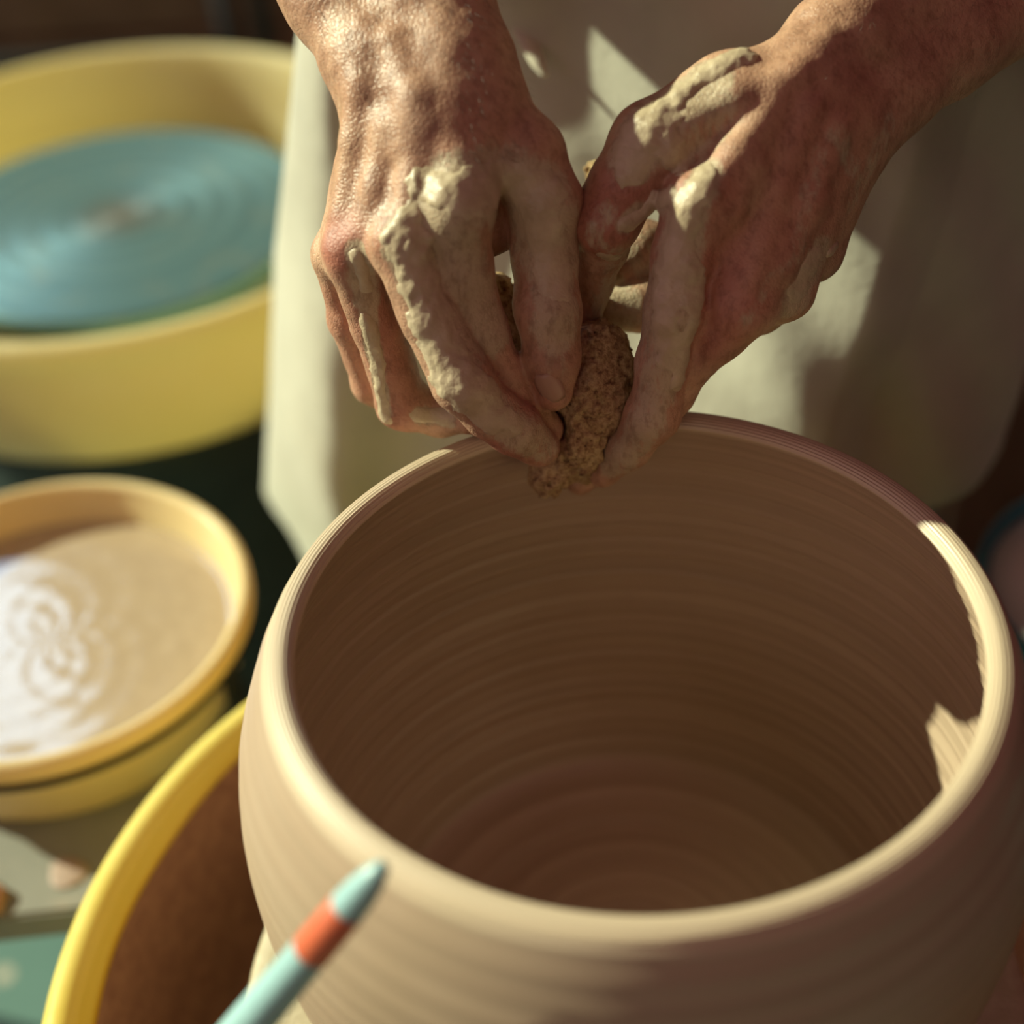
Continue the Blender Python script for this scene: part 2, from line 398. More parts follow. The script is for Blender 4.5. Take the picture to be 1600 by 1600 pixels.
# ------------------------------------------------------------------ the pot
RZ = .80; BZ = .586
PD = [0, .01, .02, .04, .06, .08, .10, .12, .14, .16, .18, .20, .2135]
PR = [.1275, .1322, .1360, .1425, .1456, .1463, .1450, .1420, .1375, .1315, .1240, .1155, .110]
zz = np.linspace(.003, .2135, 150)
def ro(d): return np.interp(d, dd, rr)
_s = smooth_poly(list(zip(PD, PR)), 8); dd, rr = _s[:, 0], _s[:, 1]
outer = [(float(ro(d) + .00012 * math.sin(d * 620) + .00006 * math.sin(d * 2100)), RZ - d) for d in zz[::-1]]
rimp = [(.1228 + .0050 * math.cos(a), RZ - .0022 + .0042 * math.sin(a)) for a in np.linspace(.1, PI - .1, 44)]
rimp = [(r, z + .00022 * math.sin(i * 1.55) + .00012 * math.sin(i * 2.9)) for i, (r, z) in enumerate(rimp)]
inner = []
for d in np.linspace(.004, .19, 190):
    th = .0085 + .0022 * min(1, d / .12)
    inner.append((float(ro(d) - th + .00022 * math.sin(d * 420 + 1) + .00018 * math.sin(d * 1010) + .00012 * math.sin(d * 1730)), RZ - d))
rb = inner[-1][0]
base = []
for t in np.linspace(0, 1, 60)[1:]:
    a = t * PI / 2
    rad = rb * (1 - t) if t < 1 else 0
    base.append((rad, RZ - .19 - .010 * min(1, t * 3.2) ** .5 + .0003 * math.sin(rad * 420)))
base[-1] = (0, base[-1][1])
prof = [(0, BZ), (.09, BZ), (.108, BZ + .0002)] + outer + rimp + inner + base
pot = lathe('clay_pot', [(r, z - BZ) for r, z in prof], M['clay'], None, 256, (0, 0, BZ),
            jitter=lambda i, t, r, z: (.0004 * math.sin(t * 2 + 1), 0))
tag(pot, 'large round-bellied wet clay pot being thrown on the wheel', 'pot')

# ------------------------------------------------------------------ the tub of clay water and its table
TX, TY, TZ = -.318, .281, .499
tb = thing('low_table', (-.45, .29, 0), 'low grey-topped work table under the yellow tub', 'table')
bm = bmesh.new()
# top plate whose front edge runs slightly askew
c = [(-.20, .10), (.205, .175), (.215, .40), (-.20, .36)]
c = [(-.17, -.193), (.1935, -.170), (.215, .10), (-.17, .13)]
lo = [bm.verts.new((x, y, TZ - .022)) for x, y in c]; hi = [bm.verts.new((x, y, TZ)) for x, y in c]
bm.faces.new(lo[::-1]); bm.faces.new(hi)
for i in range(4): bm.faces.new((lo[i], lo[(i + 1) % 4], hi[(i + 1) % 4], hi[i]))
bmesh.ops.bevel(bm, geom=list(bm.edges), offset=.002, segments=2, affect='EDGES')
bm_obj('tabletop', bm, M['tabletop'], tb)
for x, y in ((-.15, -.17), (.17, -.15), (.19, .08), (-.15, .10)):
    box('leg', (x - .013, y - .013, 0), (x + .013, y + .013, TZ - .022), M['dark_metal'], tb, .002)

RIMZ, RT = .566, .122
tub = thing('clay_water_tub', (TX, TY, TZ), 'cream-yellow plastic tub of cloudy clay water on the low grey table', 'tub')
h = RIMZ - TZ
tp = smooth_poly([(0, .004), (.088, .004), (.098, .008), (.103, .02), (.1125, h - .008), (.114, h - .003)], 6).tolist()
lip = [(.118 - .0045 * math.cos(a), h - .003 + .005 * math.sin(a)) for a in np.linspace(.2, PI, 10)]
to = [(.1226, h - .006), (.1220, h - .010), (.1170, h - .0105), (.1165, h - .014)] + smooth_poly([(.1162, h - .02), (.1065, .012), (.101, .002), (.09, 0), (0, 0)], 5).tolist()
lathe('tub_body', tp + lip + to, M['tub_yellow'], tub, 128)
a = np.linspace(R(150), R(372), 90)
hw = [(.1205 * math.cos(t), .1205 * math.sin(t), h - .0150 - .0015 * math.sin((t - R(150)) * 1.2)) for t in a]
tube('wire_handle', hw, .0022, M['black'], tub, 8)['label'] = 'black wire handle lying under the lip'
for t in (-20, 152):
    ca, sa = math.cos(R(t)), math.sin(R(t)); bm = bmesh.new()
    g = bmesh.ops.create_cube(bm, size=1.)
    for v in g['verts']:
        p = v.co.copy(); v.co = Vector(((.1185 + p.x * .006) * ca - p.y * .012 * sa, (.1185 + p.x * .006) * sa + p.y * .012 * ca, h - .032 + p.z * .026))
    bmesh.ops.bevel(bm, geom=list(bm.edges), offset=.001, segments=1, affect='EDGES')
    bm_obj('handle_lug', bm, M['black'], tub)['label'] = 'black handle lug'
wl = h - .024
lw = lathe('clay_water', [(0, wl)] + [(r, wl) for r in np.linspace(.008, .1090, 24)] + [(.1098, wl + .0012), (.1094, wl - .003), (.0, wl - .02)], M['water'], None, 128, (TX, TY, TZ),
      jitter=lambda i, t, r, z: (0, (.00018 * math.sin(9 * t + 40 * r) * math.sin(r * 260) if 0 < i < 24 else 0)))
tag(lw, 'cloudy beige clay water filling the yellow tub', 'water', kind='stuff')

# little dabs of clay on table and tub rim
def blob(name, loc, r, mat, seed, flat=.5):
    bm = bmesh.new(); bmesh.ops.create_icosphere(bm, subdivisions=3, radius=1)
    g = np.random.default_rng(seed); k = g.normal(size=(4, 3)) * 2
    for v in bm.verts:
        s = 1 + .15 * sum(math.sin(float(kk @ np.array(v.co)) + i) for i, kk in enumerate(k)) / 2
        v.co = v.co * s * r; v.co.z = max(v.co.z * flat, -.3 * r * flat)
    lo_ = min(v.co.z for v in bm.verts)
    for v in bm.verts: v.co.z -= lo_
    o = bm_obj(name, bm, mat, None, True); o.location = loc; return o
tag(blob('clay_lump', (-.334, .127, TZ), .012, M['pan_slip'], 3), 'dark brown lump of clay at the front edge of the low grey table', 'clay lump')
tag(blob('clay_lump', (-.292, .142, TZ), .010, M['dab'], 9, .15), 'flat pinkish dab of clay on the low table in front of the tub', 'clay lump')

# ------------------------------------------------------------------ brush in a jar
top = J(601, 1350, .422); low = J(385, 1605, .460)
ax = (low - top); ax /= np.linalg.norm(ax)
L = .255
br = thing('paintbrush', tuple(top), 'thick pale blue brush handle with a red band, pointing up in front of the pot', 'brush')
br.rotation_euler = Vector(ax).to_track_quat('Z', 'Y').to_euler()
def turned(name, prof, mat): return lathe(name, prof, mat, br, 32)
turned('handle_tip', [(0, 0), (.0011, .0002), (.0024, .0016), (.0040, .007), (.0050, .013), (.0055, .0202)], M['brush_blue'])
turned('colour_band', [(.0055, .0202), (.0057, .0206), (.0059, .030), (.0061, .0412), (.0059, .0416)], M['brush_red'])['label'] = 'orange-red painted band'
turned('handle', [(.0059, .0416), (.0066, .07), (.0072, .11), (.0066, .16), (.006, .185)], M['brush_blue'])
turned('ferrule', [(.0062, .184), (.0066, .186), (.0068, .192), (.0064, .198), (.0070, .222)], M['ferrule'])
turned('bristles', [(.0068, .221), (.0082, .232), (.0070, .245), (0, L)], M['bristle'])
end = top + ax * L
hx = -ax[:2] / np.linalg.norm(ax[:2])                     # level direction from the bristles back to the tip
jc = end[:2] + hx * .020; jz = float(end[2]) - .004
jar = thing('brush_jar', (float(jc[0]), float(jc[1]), 0), 'low stoneware jar on a stand holding the blue brush', 'jar')
lathe('jar_body', [(0, jz - .004), (.040, jz - .004), (.046, jz), (.048, jz + .03), (.047, jz + .052), (.044, jz + .054), (.0435, jz + .05), (.0445, jz + .03), (.042, jz + .002), (0, jz - .001)], M['jar'], jar, 48)
jz -= .004
st = thing('jar_stand', (float(jc[0]), float(jc[1]), 0), 'small round wooden stand carrying the brush jar', 'stand')
lathe('stand_top', [(0, jz), (.05, jz), (.055, jz - .002), (.055, jz - .010), (0, jz - .010)], M['wood'], st, 40)
px_, py_ = -hx[0] * .036, -hx[1] * .036 - .02
tube('pole', [(px_, py_, .02), (px_, py_, jz - .010)], .009, M['dark_metal'], st)
sb = lathe('stand_base', [(0, 0), (.07, 0), (.07, .012), (.02, .022), (0, .022)], M['dark_metal'], st, 32); sb.location = (px_, py_, 0)

# ------------------------------------------------------------------ far things
# dark metal stool behind the left wheel
sx, sy = -.50, 1.62
stl = thing('metal_stool', (sx, sy, 0), 'dark metal stool behind the empty wheel, top left corner', 'stool')
box('seat', (-.30, -.11, .62), (.20, .20, .645), M['stool'], stl, .006)
box('foot_rail', (-.31, -.132, .365), (.15, -.108, .395), M['dark_metal'], stl, .002)
for x, y in ((-.29, -.12), (.14, -.12), (.14, .18), (-.29, .18)):
    tube('leg', [(x, y, .62), (x * 1.03, y * 1.04, 0)], .016, M['dark_metal'], stl)
cb = thing('wooden_cabinet', (.62, .95, 0), 'brown wooden cabinet in shadow behind the person, at the right edge', 'cabinet')
box('carcass', (-.28, -.28, .04), (.42, .22, 1.05), M['wood'], cb, .004)
for i in range(2):
    x0 = -.27 + .35 * i
    dr = box('door', (x0, -.298, .07), (x0 + .33, -.281, 1.03), M['wood'], cb, .003)
    box('handle', (x0 + (.29 if i == 0 else .03), -.318, .6), (x0 + (.302 if i == 0 else .042), -.298, .72), M['dark_metal'], dr, .003)
cr = thing('wooden_crate', (-.62, 2.13, 0), 'brown wooden crate on the floor behind the dark metal stool', 'crate')
for k in range(4):
    box('plank', (-.5, -.19, .01 + .115 * k), (.62, -.172, .115 + .115 * k), M['wood'], cr, .003)
    box('plank', (-.5, .172, .01 + .115 * k), (.62, .19, .115 + .115 * k), M['wood'], cr, .003)
for x in (-.5, .602):
    box('end_panel', (x, -.17, .01), (x + .018, .17, .46), M['wood'], cr, .002)
box('base', (-.48, -.17, .01), (.60, .17, .03), M['wood'], cr)
# teal bucket with pale contents by the right edge
bk = thing('teal_bucket', (.352, .315, 0), 'teal plastic bucket cut by the right edge of the frame', 'bucket')
bz = .50
lathe('bucket_body', [(0, .003), (.07, .003), (.0935, bz - .01), (.095, bz), (.0985, bz + .001), (.0995, bz - .008), (.097, bz - .02), (.074, 0), (0, 0)], M['teal'], bk, 64)
lw2 = lathe('plaster_water', [(0, bz - .005), (.05, bz - .004), (.0915, bz - .006), (.0905, bz - .02), (0, bz - .03)], M['cream_plastic'], None, 64, (.352, .315, 0))
tag(lw2, 'pale cloudy liquid brimming in the teal bucket', 'water', kind='stuff')

# ------------------------------------------------------------------ the potter
class Grid:
    """signed-distance grid: smooth unions of tapered limbs, meshed in one piece"""
    def __init__(s, lo, hi, h):
        s.lo = np.array(lo, float); s.h = h
        s.n = np.ceil((np.array(hi) - s.lo) / h).astype(int) + 1
        s.ax = [s.lo[i] + np.arange(s.n[i]) * h for i in range(3)]
    def new(s, v=.03): return np.full(s.n, v, np.float32)
    def sub(s, lo, hi):
        i0 = np.clip(np.floor((np.array(lo) - s.lo) / s.h).astype(int), 0, s.n - 1)
        i1 = np.clip(np.ceil((np.array(hi) - s.lo) / s.h).astype(int) + 1, 1, s.n)
        if (i1 <= i0).any(): return None, None
        sl = tuple(slice(a, b) for a, b in zip(i0, i1))
        X = s.ax[0][sl[0]][:, None, None]; Y = s.ax[1][sl[1]][None, :, None]; Z = s.ax[2][sl[2]][None, None, :]
        return sl, (X, Y, Z)
def smin(a, b, k):
    h = np.maximum(k - np.abs(a - b), 0) / k
    return np.minimum(a, b) - h * h * k * .25
def cone_d(XYZ, a, b, ra, rb, sq=None):
    X, Y, Z = XYZ; a = np.asarray(a, float); b = np.asarray(b, float); d = b - a; L2 = max(d @ d, 1e-12)
    t = np.clip(((X - a[0]) * d[0] + (Y - a[1]) * d[1] + (Z - a[2]) * d[2]) / L2, 0, 1)
    return (np.sqrt((X - a[0] - t * d[0]) ** 2 + (Y - a[1] - t * d[1]) ** 2 + (Z - a[2] - t * d[2]) ** 2) - (ra + (rb - ra) * t)).astype(np.float32)
def add_cone(g, F, a, b, ra, rb, k, pad=.014):
    a = np.asarray(a); b = np.asarray(b); r = max(ra, rb) + pad
    sl, P = g.sub(np.minimum(a, b) - r, np.maximum(a, b) + r)
    if sl is None: return
    F[sl] = smin(F[sl], cone_d(P, a, b, ra, rb), k)
def to_mesh(F, g, bg=.03):
    vg = openvdb.FloatGrid(bg); vg.copyFromArray(F)
    vg.transform = openvdb.createLinearTransform(voxelSize=g.h)
    p, q = vg.convertToQuads(0.0)
    return p + g.lo, q[:, ::-1]
def noise3(g, sl, cell, seed):
    """smooth value noise on a sub-box, -1..1"""
    r = np.random.default_rng(seed); tab = r.uniform(-1, 1, (64, 64, 64)).astype(np.float32)
    idx, fr = [], []
    for i in range(3):
        c = g.ax[i][sl[i]] / cell; f = np.floor(c).astype(int); t = c - f; idx.append(f); fr.append((t * t * (3 - 2 * t)).astype(np.float32))
    out = 0
    for dx in (0, 1):
        for dy in (0, 1):
            for dz in (0, 1):
                w_ = (fr[0] if dx else 1 - fr[0])[:, None, None] * (fr[1] if dy else 1 - fr[1])[None, :, None] * (fr[2] if dz else 1 - fr[2])[None, None, :]
                out = out + w_ * tab[np.ix_((idx[0] + dx) % 64, (idx[1] + dy) % 64, (idx[2] + dz) % 64)]
    return out

MM = .001
# every joint: pixel, depth, radius in mm
HA = dict(
    arm=[[(330, -560, .665, 44), (455, -190, .600, 31), (535, -20, .577, 22), (600, 100, .568, 20), (626, 170, .567, 18)],
         [(380, -600, .650, 44), (590, -190, .585, 30), (668, -20, .565, 21.5), (712, 100, .560, 20), (735, 170, .561, 18.5)],
         [(350, -570, .66, 44), (520, -190, .610, 30), (605, -20, .590, 20), (660, 100, .585, 17), (680, 170, .582, 17)]],
    palm=[[(615, 170, .568, 17), (536, 395, .586, 10)], [(640, 165, .565, 17), (556, 388, .573, 11)],
          [(680, 160, .561, 17), (628, 378, .559, 11.5)], [(725, 165, .557, 17), (718, 322, .549, 12.5)],
          [(745, 170, .560, 17), (815, 245, .560, 13.5)], [(690, 200, .580, 16), (650, 380, .592, 12)],
          [(760, 220, .575, 14), (735, 350, .580, 12)], [(620, 220, .583, 14), (580, 390, .600, 11)],
          [(790, 240, .572, 13), (768, 352, .580, 10.5)], [(655, 120, .5665, 18.5), (668, 165, .5650, 18.5), (664, 220, .5645, 16)], [(640, 60, .572, 19), (668, 165, .5655, 18.5), (715, 230, .560, 16)], [(700, 110, .563, 18), (700, 200, .559, 15)], [(680,240,.560,14),(690,330,.560,12)], [(620,250,.572,13),(595,370,.575,10)]],
    fingers=dict(
        pinky=[(524, 402, .590, 9), (548, 500, .606, 8.4), (583, 598, .630, 8.6), (640, 636, .638, 7.4), (700, 640, .640, 7)],
        ring=[(552, 392, .571, 10.8), (590, 510, .593, 9.8), (630, 630, .617, 10.2), (690, 648, .622, 8.8), (742, 645, .611, 7.8), (795, 668, .618, 7.2)],
        middle=[(628, 382, .557, 11.8), (668, 490, .566, 10.6), (724, 597, .574, 11.4), (768, 645, .583, 9.8), (802, 668, .590, 10.2), (843, 698, .602, 8.2)],
        index=[(716, 322, .549, 12.4), (722, 420, .566, 11.0), (752, 520, .581, 10.2), (785, 585, .590, 8.9), (818, 630, .598, 8.8), (850, 672, .607, 7.6)],
        thumb=[(822, 240, .560, 14.2), (850, 312, .565, 13.2), (850, 400, .576, 12.0), (856, 482, .580, 12.4), (862, 560, .586, 10.6), (864, 612, .591, 7.6)]))
HB = dict(
    arm=[[(1810, -330, .68, 42), (1560, -130, .620, 30), (1400, -2, .588, 21), (1310, 72, .573, 19), (1262, 118, .567, 17)],
         [(1850, -290, .68, 42), (1640, -60, .630, 30), (1470, 62, .598, 21.5), (1375, 135, .585, 20), (1328, 188, .578, 18.5)],
         [(1830, -300, .69, 42), (1600, -90, .64, 28), (1440, 30, .612, 20), (1340, 105, .598, 17), (1300, 160, .590, 16)]],
    palm=[[(1250, 130, .567, 15), (1150, 150, .564, 14.5), (1035, 222, .566, 13.5)], [(1255, 140, .566, 17), (1098, 318, .557, 12.5)],
          [(1285, 160, .568, 17), (1160, 470, .573, 12.5)], [(1310, 180, .573, 17), (1216, 452, .584, 12.5)],
          [(1335, 200, .580, 15), (1268, 390, .597, 11.5)], [(1230, 220, .580, 18), (1130, 330, .590, 15)],
          [(1270, 240, .590, 17), (1190, 400, .600, 15)], [(1180, 180, .575, 14), (1075, 270, .575, 11)],
          [(1130,300,.566,13),(1140,430,.575,12)]],
    fingers=dict(
        index=[(1088, 318, .557, 12.2), (1066, 400, .565, 10.8), (1054, 480, .572, 11.0), (1036, 565, .585, 9.8), (1020, 648, .597, 10.2), (983, 697, .612, 8.3), (942, 736, .627, 6.6)],
        middle=[(1158, 478, .574, 12.4), (1122, 520, .583, 10.5), (1078, 560, .592, 9.8), (1050, 610, .602, 9.0), (1018, 662, .611, 8.2), (950, 716, .636, 7.0), (906, 750, .641, 6.4)],
        ring=[(1222, 450, .587, 12), (1185, 478, .606, 10.5), (1140, 478, .624, 11), (1070, 476, .633, 11), (1000, 476, .632, 11), (945, 485, .628, 9)],
        pinky=[(1270, 392, .598, 11), (1220, 420, .622, 9.5), (1160, 412, .634, 10.5), (1080, 395, .636, 10.5), (1000, 388, .634, 11.5), (960, 425, .630, 9)],
        thumb=[(1128, 155, .564, 15), (1018, 226, .563, 15.2), (975, 290, .568, 13.0), (946, 342, .574, 12.6), (940, 385, .590, 10), (920, 440, .606, 9.5), (905, 500, .614, 8)]))

def build_arm(spec, seed, hgt=.00105):
    allp = [J(*q[:3]) for ch in spec['arm'] for q in ch[1:]] + [J(*q[:3]) for ch in spec['palm'] for q in ch] + [J(*q[:3]) for ch in spec['fingers'].values() for q in ch]
    allp = np.array(allp)
    g = Grid(allp.min(0) - .042, allp.max(0) + .042, hgt)
    F = g.new()
    for ch in spec['arm']:
        for q, p in zip(ch[1:-1], ch[2:]): add_cone(g, F, J(*q[:3]), J(*p[:3]), q[3] * MM, p[3] * MM, .010)
    for ch in spec['palm']:
        for q, p in zip(ch[:-1], ch[1:]): add_cone(g, F, J(*q[:3]), J(*p[:3]), q[3] * MM, p[3] * MM, .009)
    for fi, (nm, ch) in enumerate(spec['fingers'].items()):
        G = g.new()
        P = [J(*q[:3]) for q in ch]; rad = [q[3] * MM for q in ch]
        for i in range(len(P) - 1): add_cone(g, G, P[i], P[i + 1], rad[i], rad[i + 1], .004)
        lo = np.min(P, 0) - .03; hi = np.max(P, 0) + .03
        sl, Q = g.sub(lo, hi)
        dm = np.sqrt((Q[0] - P[0][0]) ** 2 + (Q[1] - P[0][1]) ** 2 + (Q[2] - P[0][2]) ** 2)
        k = .0012 + .0068 * np.exp(-(dm / .022) ** 2)
        F[sl] = smin(F[sl], G[sl], k.astype(np.float32))
        # creases over the joints
        for j in (2, 4):
            if j < len(P) - 1 and nm != 'x':
                ax_ = P[j + 1] - P[j - 1]; ax_ /= np.linalg.norm(ax_)
                sl2, Q2 = g.sub(P[j] - .02, P[j] + .02)
                if sl2 is None: continue
                s_ = (Q2[0] - P[j][0]) * ax_[0] + (Q2[1] - P[j][1]) * ax_[1] + (Q2[2] - P[j][2]) * ax_[2]
                rr_ = np.sqrt((Q2[0] - P[j][0]) ** 2 + (Q2[1] - P[j][1]) ** 2 + (Q2[2] - P[j][2]) ** 2)
                F[sl2] += (.00010 * np.cos(s_ / .0021 * PI) * np.exp(-(s_ / .006) ** 2) * (rr_ < .018)).astype(np.float32)
    # fine unevenness of flesh
    full = (slice(None),) * 3
    F += .0004 * noise3(g, full, .009, seed) + .00018 * noise3(g, full, .0035, seed + 1)
    return g, F

gA, FA = build_arm(HA, 11)
gB, FB = build_arm(HB, 23)
def ridge(g, F, pts, r, depth, k=.004):
    """tendon or vein: a thin cord sunk so that only `depth` mm shows; pts = pixel points dropped onto the skin"""
    for a, b in zip(pts[:-1], pts[1:]): add_cone(g, F, a, b, r, r, k, .008)

def surf(F, g):
    p, q = to_mesh(F, g); return BVHTree.FromPolygons(p.tolist(), q.tolist()), p, q
bvhA, _, _ = surf(FA, gA); bvhB, _, _ = surf(FB, gB)
def drop(bvh, px, py, back=None):
    """where the sight line through a pixel meets the skin"""
    d = ray(px, py); L_ = np.linalg.norm(d); hit, nrm, _, _ = bvh.ray_cast(Vector(CAM), Vector(d / L_))
    return (None, None) if hit is None else (np.array(hit), np.array(nrm))
def drops(bvh, pts, sink=0.):
    out = []
    for p in pts:
        hit, n_ = drop(bvh, *p)
        if hit is not None: out.append(hit - n_ * np.sign(n_ @ -ray(*p)) * sink)
    return out
# tendons and veins on the backs of the hands
for pts, r, s in (([(600, 200), (585, 290), (560, 365)], 3.2, 1.9), ([(650, 190), (640, 280), (628, 350)], 3.0, 2.3),
                  ([(555, 130), (545, 220), (528, 330)], 2.6, 1.9), ([(610, 60), (640, 150), (620, 230)], 2.2, 2.2)):
    ridge(gA, FA, drops(bvhA, pts, (s + .5) * MM), r * MM, 0, .008)
for pts, r, s in (([(1215, 150), (1150, 240), (1105, 300)], 3.2, 2.0), ([(1270, 170), (1215, 300), (1175, 430)], 3.0, 2.0), ([(1310, 200), (1270, 320), (1230, 420)], 2.8, 2.0),
                  ([(1290, 60), (1240, 110), (1150, 150), (1080, 190)], 3.0, 2.2), ([(1180, 260), (1150, 330)], 2.4, 1.7)):
    ridge(gB, FB, drops(bvhB, pts, (s + .4) * MM), r * MM, 0, .008)
# hollow between the tendons
def dent(g, F, c, r, depth):
    sl, Q = g.sub(c - 2.2 * r, c + 2.2 * r)
    if sl is not None: F[sl] += (depth * .3 * np.exp(-((Q[0] - c[0]) ** 2 + (Q[1] - c[1]) ** 2 + (Q[2] - c[2]) ** 2) / r ** 2)).astype(np.float32)
for q in ((606, 268), (604, 300), (596, 235), (668, 285), (590, 400), (672, 400)):
    h_, _n = drop(bvhA, *q)
    if h_ is not None: dent(gA, FA, h_, .006, .0016)
for q in ((668, 160), (672, 200)):        # the flat of the wrist, filled out
    h_, _n = drop(bvhA, *q)
    if h_ is not None: dent(gA, FA, h_, .010, -.0062 if q[1] == 160 else -.003)
for q in ((1130, 240), (1190, 360), (1245, 360), (1200, 250)):
    h_, _n = drop(bvhB, *q)
    if h_ is not None: dent(gB, FB, h_, .007, .0014)

def seg_d(P, line):
    """distance of many points to a polyline"""
    best = np.full(len(P), 9.)
    line = np.array(line)
    if len(line) == 1: return np.linalg.norm(P - line[0], axis=1)
    for a, b in zip(line[:-1], line[1:]):
        d = b - a; t = np.clip(((P - a) @ d) / max(d @ d, 1e-12), 0, 1); best = np.minimum(best, np.linalg.norm(P - a - t[:, None] * d, axis=1))
    return best

# slip smears (thin, in the skin colour) : pixel polyline, radius mm, strength
SLIP_A = [([(700, 300), (760, 290), (830, 310), (870, 400)], 15, 1.0), ([(680, 330), (720, 420), (760, 520)], 12, .9), ([(660, 420), (700, 530), (725, 600)], 10, 1.0),
          ([(560, 395), (575, 470)], 6, .95), ([(572, 470), (585, 560), (600, 645)], 4, .9), ([(735, 600), (800, 670), (850, 700)], 10, .72), ([(660, 650), (700, 655)], 5, .85),
          ([(860, 350), (870, 450), (870, 520)], 11, .85), ([(700, 270), (800, 260), (860, 290)], 9, .8), ([(620, 350), (605, 390), (640, 440)], 5, .7), ([(865, 600), (870, 560)], 6, .5),
          ([(790, 420), (800, 540)], 5, .3), ([(545, 505), (560, 600)], 3, .35)]
SLIP_B = [([(1180, 60), (1100, 130), (1020, 190), (990, 240)], 12, .95), ([(1120, 170), (1080, 230)], 11, .7), ([(950, 330), (925, 370), (960, 395)], 5, .6), ([(980, 350), (1045, 310)], 5, .9),
          ([(1065, 340), (1055, 430), (1050, 520)], 10, .95), ([(1045, 520), (1025, 620)], 10, .8), ([(1105, 270), (1095, 300)], 7, .9), ([(1300, 210), (1330, 260)], 6, .6),
          ([(1280, 240), (1240, 400)], 6, .5), ([(1280, 400), (1240, 470)], 9, .85), ([(1020, 650), (960, 730)], 9, .75), ([(1160, 510), (1200, 440), (1240, 400)], 4, .5), ([(1390, 190), (1330, 320)], 6, .55), ([(960, 480), (1010, 480)], 16, .8), ([(980, 400), (1010, 400)], 14, .6)]
RED_A = [([(530, 385)], 12, .9), ([(625, 390)], 10, .7), ([(580, 480), (615, 640)], 9, .6), ([(615, 655)], 10, .7), ([(740, 200), (700, 270)], 14, .25), ([(520, 480), (560, 600)], 9, .4), ([(790, 700), (830, 710)], 9, .6), ([(850, 620)], 9, .5)]
RED_B = [([(1100, 330), (1110, 500)], 18, .6), ([(1150, 480)], 14, .6), ([(970, 320), (930, 370)], 14, .75), ([(1300, 200), (1250, 350)], 22, .4), ([(1040, 600)], 10, .5)]
WET_A = [([(600, 0), (570, 130), (545, 260)], 16, 1.), ([(500, 20), (540, 110)], 10, 1.), ([(590, 330), (600, 380)], 10, .8)]
WET_B = [([(990, 240), (1040, 200)], 14, 1.), ([(1290, 20), (1230, 90)], 8, .9), ([(1100, 300), (1060, 400)], 9, .8), ([(920, 350)], 12, .9)]
def paint(P, bvh, lists):
    out = np.zeros((len(P), 4), np.float32); out[:, 3] = 1
    for c_, lst in enumerate(lists):
        v = np.zeros(len(P))
        for pts, r, s in lst:
            ln = drops(bvh, pts)
            if ln: v = np.maximum(v, s * np.clip(1.25 - (seg_d(P, ln) / (r * MM)) ** 1.6 * .75, 0, 1))
        out[:, c_] = v
    return out

pA, qA = to_mesh(FA, gA); pB, qB = to_mesh(FB, gB)
cA = paint(pA, bvhA, (SLIP_A, RED_A, WET_A)); cB = paint(pB, bvhB, (SLIP_B, RED_B, WET_B))
# the rest of the body: upper arms, trunk, hips, thighs and shins, coarser, in the same mesh
gt = Grid((-.42, .10, .0), (.46, .78, 1.56), .0075); FT = gt.new(.08)
def tc(a, b, ra, rb, k=.03): add_cone(gt, FT, a, b, ra, rb, k, .06)
eA, eB = J(355, -575, .66), J(1830, -305, .685)
shA, shB = np.array([-.185, .47, 1.27]), np.array([.185, .47, 1.27])
for e, s_, ch in ((eA, shA, HA), (eB, shB, HB)):
    tc(e, s_, .041, .052); 
    for c3 in ch['arm']:
        a0, a1, a2 = [J(*q[:3]) for q in c3[:3]]; r0, r1, r2 = [q[3] * MM for q in c3[:3]]
        add_cone(gt, FT, a0, a1, r0 + .0004, r1 + .0004, .010, .04); add_cone(gt, FT, a1, a1 + (a2 - a1) * .12, r1 + .0004, r1 + (r2 - r1) * .12 + .0004, .010, .04)
tc((-.06, .47, 1.28), (.15, .47, 1.28), .075, .075); tc((-.02, .47, 1.22), (-.015, .49, .95), .09, .08); tc((.11, .47, 1.22), (.105, .49, .95), .09, .08)
tc((-.015, .49, .95), (-.02, .50, .80), .082, .088); tc((.105, .49, .95), (.11, .50, .80), .082, .088)
tc((.045, .46, 1.30), (.045, .42, 1.42), .058, .052); tc((.045, .41, 1.44), (.045, .39, 1.50), .072, .075)
for s_ in (-1, 1):
    tc((.045 + s_ * .075, .50, .80), (.045 + s_ * .09, .44, .50), .082, .060); tc((.045 + s_ * .09, .44, .50), (.045 + s_ * .10, .48, .10), .055, .036); tc((.045 + s_ * .10, .46, .045), (.045 + s_ * .11, .34, .035), .036, .03)
pT, qT = to_mesh(FT, gt, .08)
V = np.vstack([pA, pB, pT]); Q = np.vstack([qA, qB + len(pA), qT + len(pA) + len(pB)])
ROOT = np.array([0., .46, 0.])
person = thing('person', tuple(ROOT), 'person in a cream canvas apron, clay-covered hands squeezing a sponge over the pot rim', 'person')
def big_mesh(name, V, Q, mat, parent=None, cols=None, loc=ROOT):
    me = bpy.data.meshes.new(name); V = V - loc
    me.vertices.add(len(V)); me.vertices.foreach_set('co', V.astype(np.float32).ravel())
    me.loops.add(Q.size); me.loops.foreach_set('vertex_index', Q.astype(np.int32).ravel())
    me.polygons.add(len(Q)); me.polygons.foreach_set('loop_start', np.arange(0, Q.size, 4, dtype=np.int32))
    me.update(calc_edges=True); me.validate()
    me.polygons.foreach_set('use_smooth', np.ones(len(me.polygons), bool))
    me.materials.append(mat)
    if cols is not None:
        at = me.color_attributes.new('marks', 'FLOAT_COLOR', 'POINT'); at.data.foreach_set('color', cols.astype(np.float32).ravel())
    o = bpy.data.objects.new(name, me); COL.objects.link(o)
    if parent: o.parent = parent
    else: o.location = loc
    return o
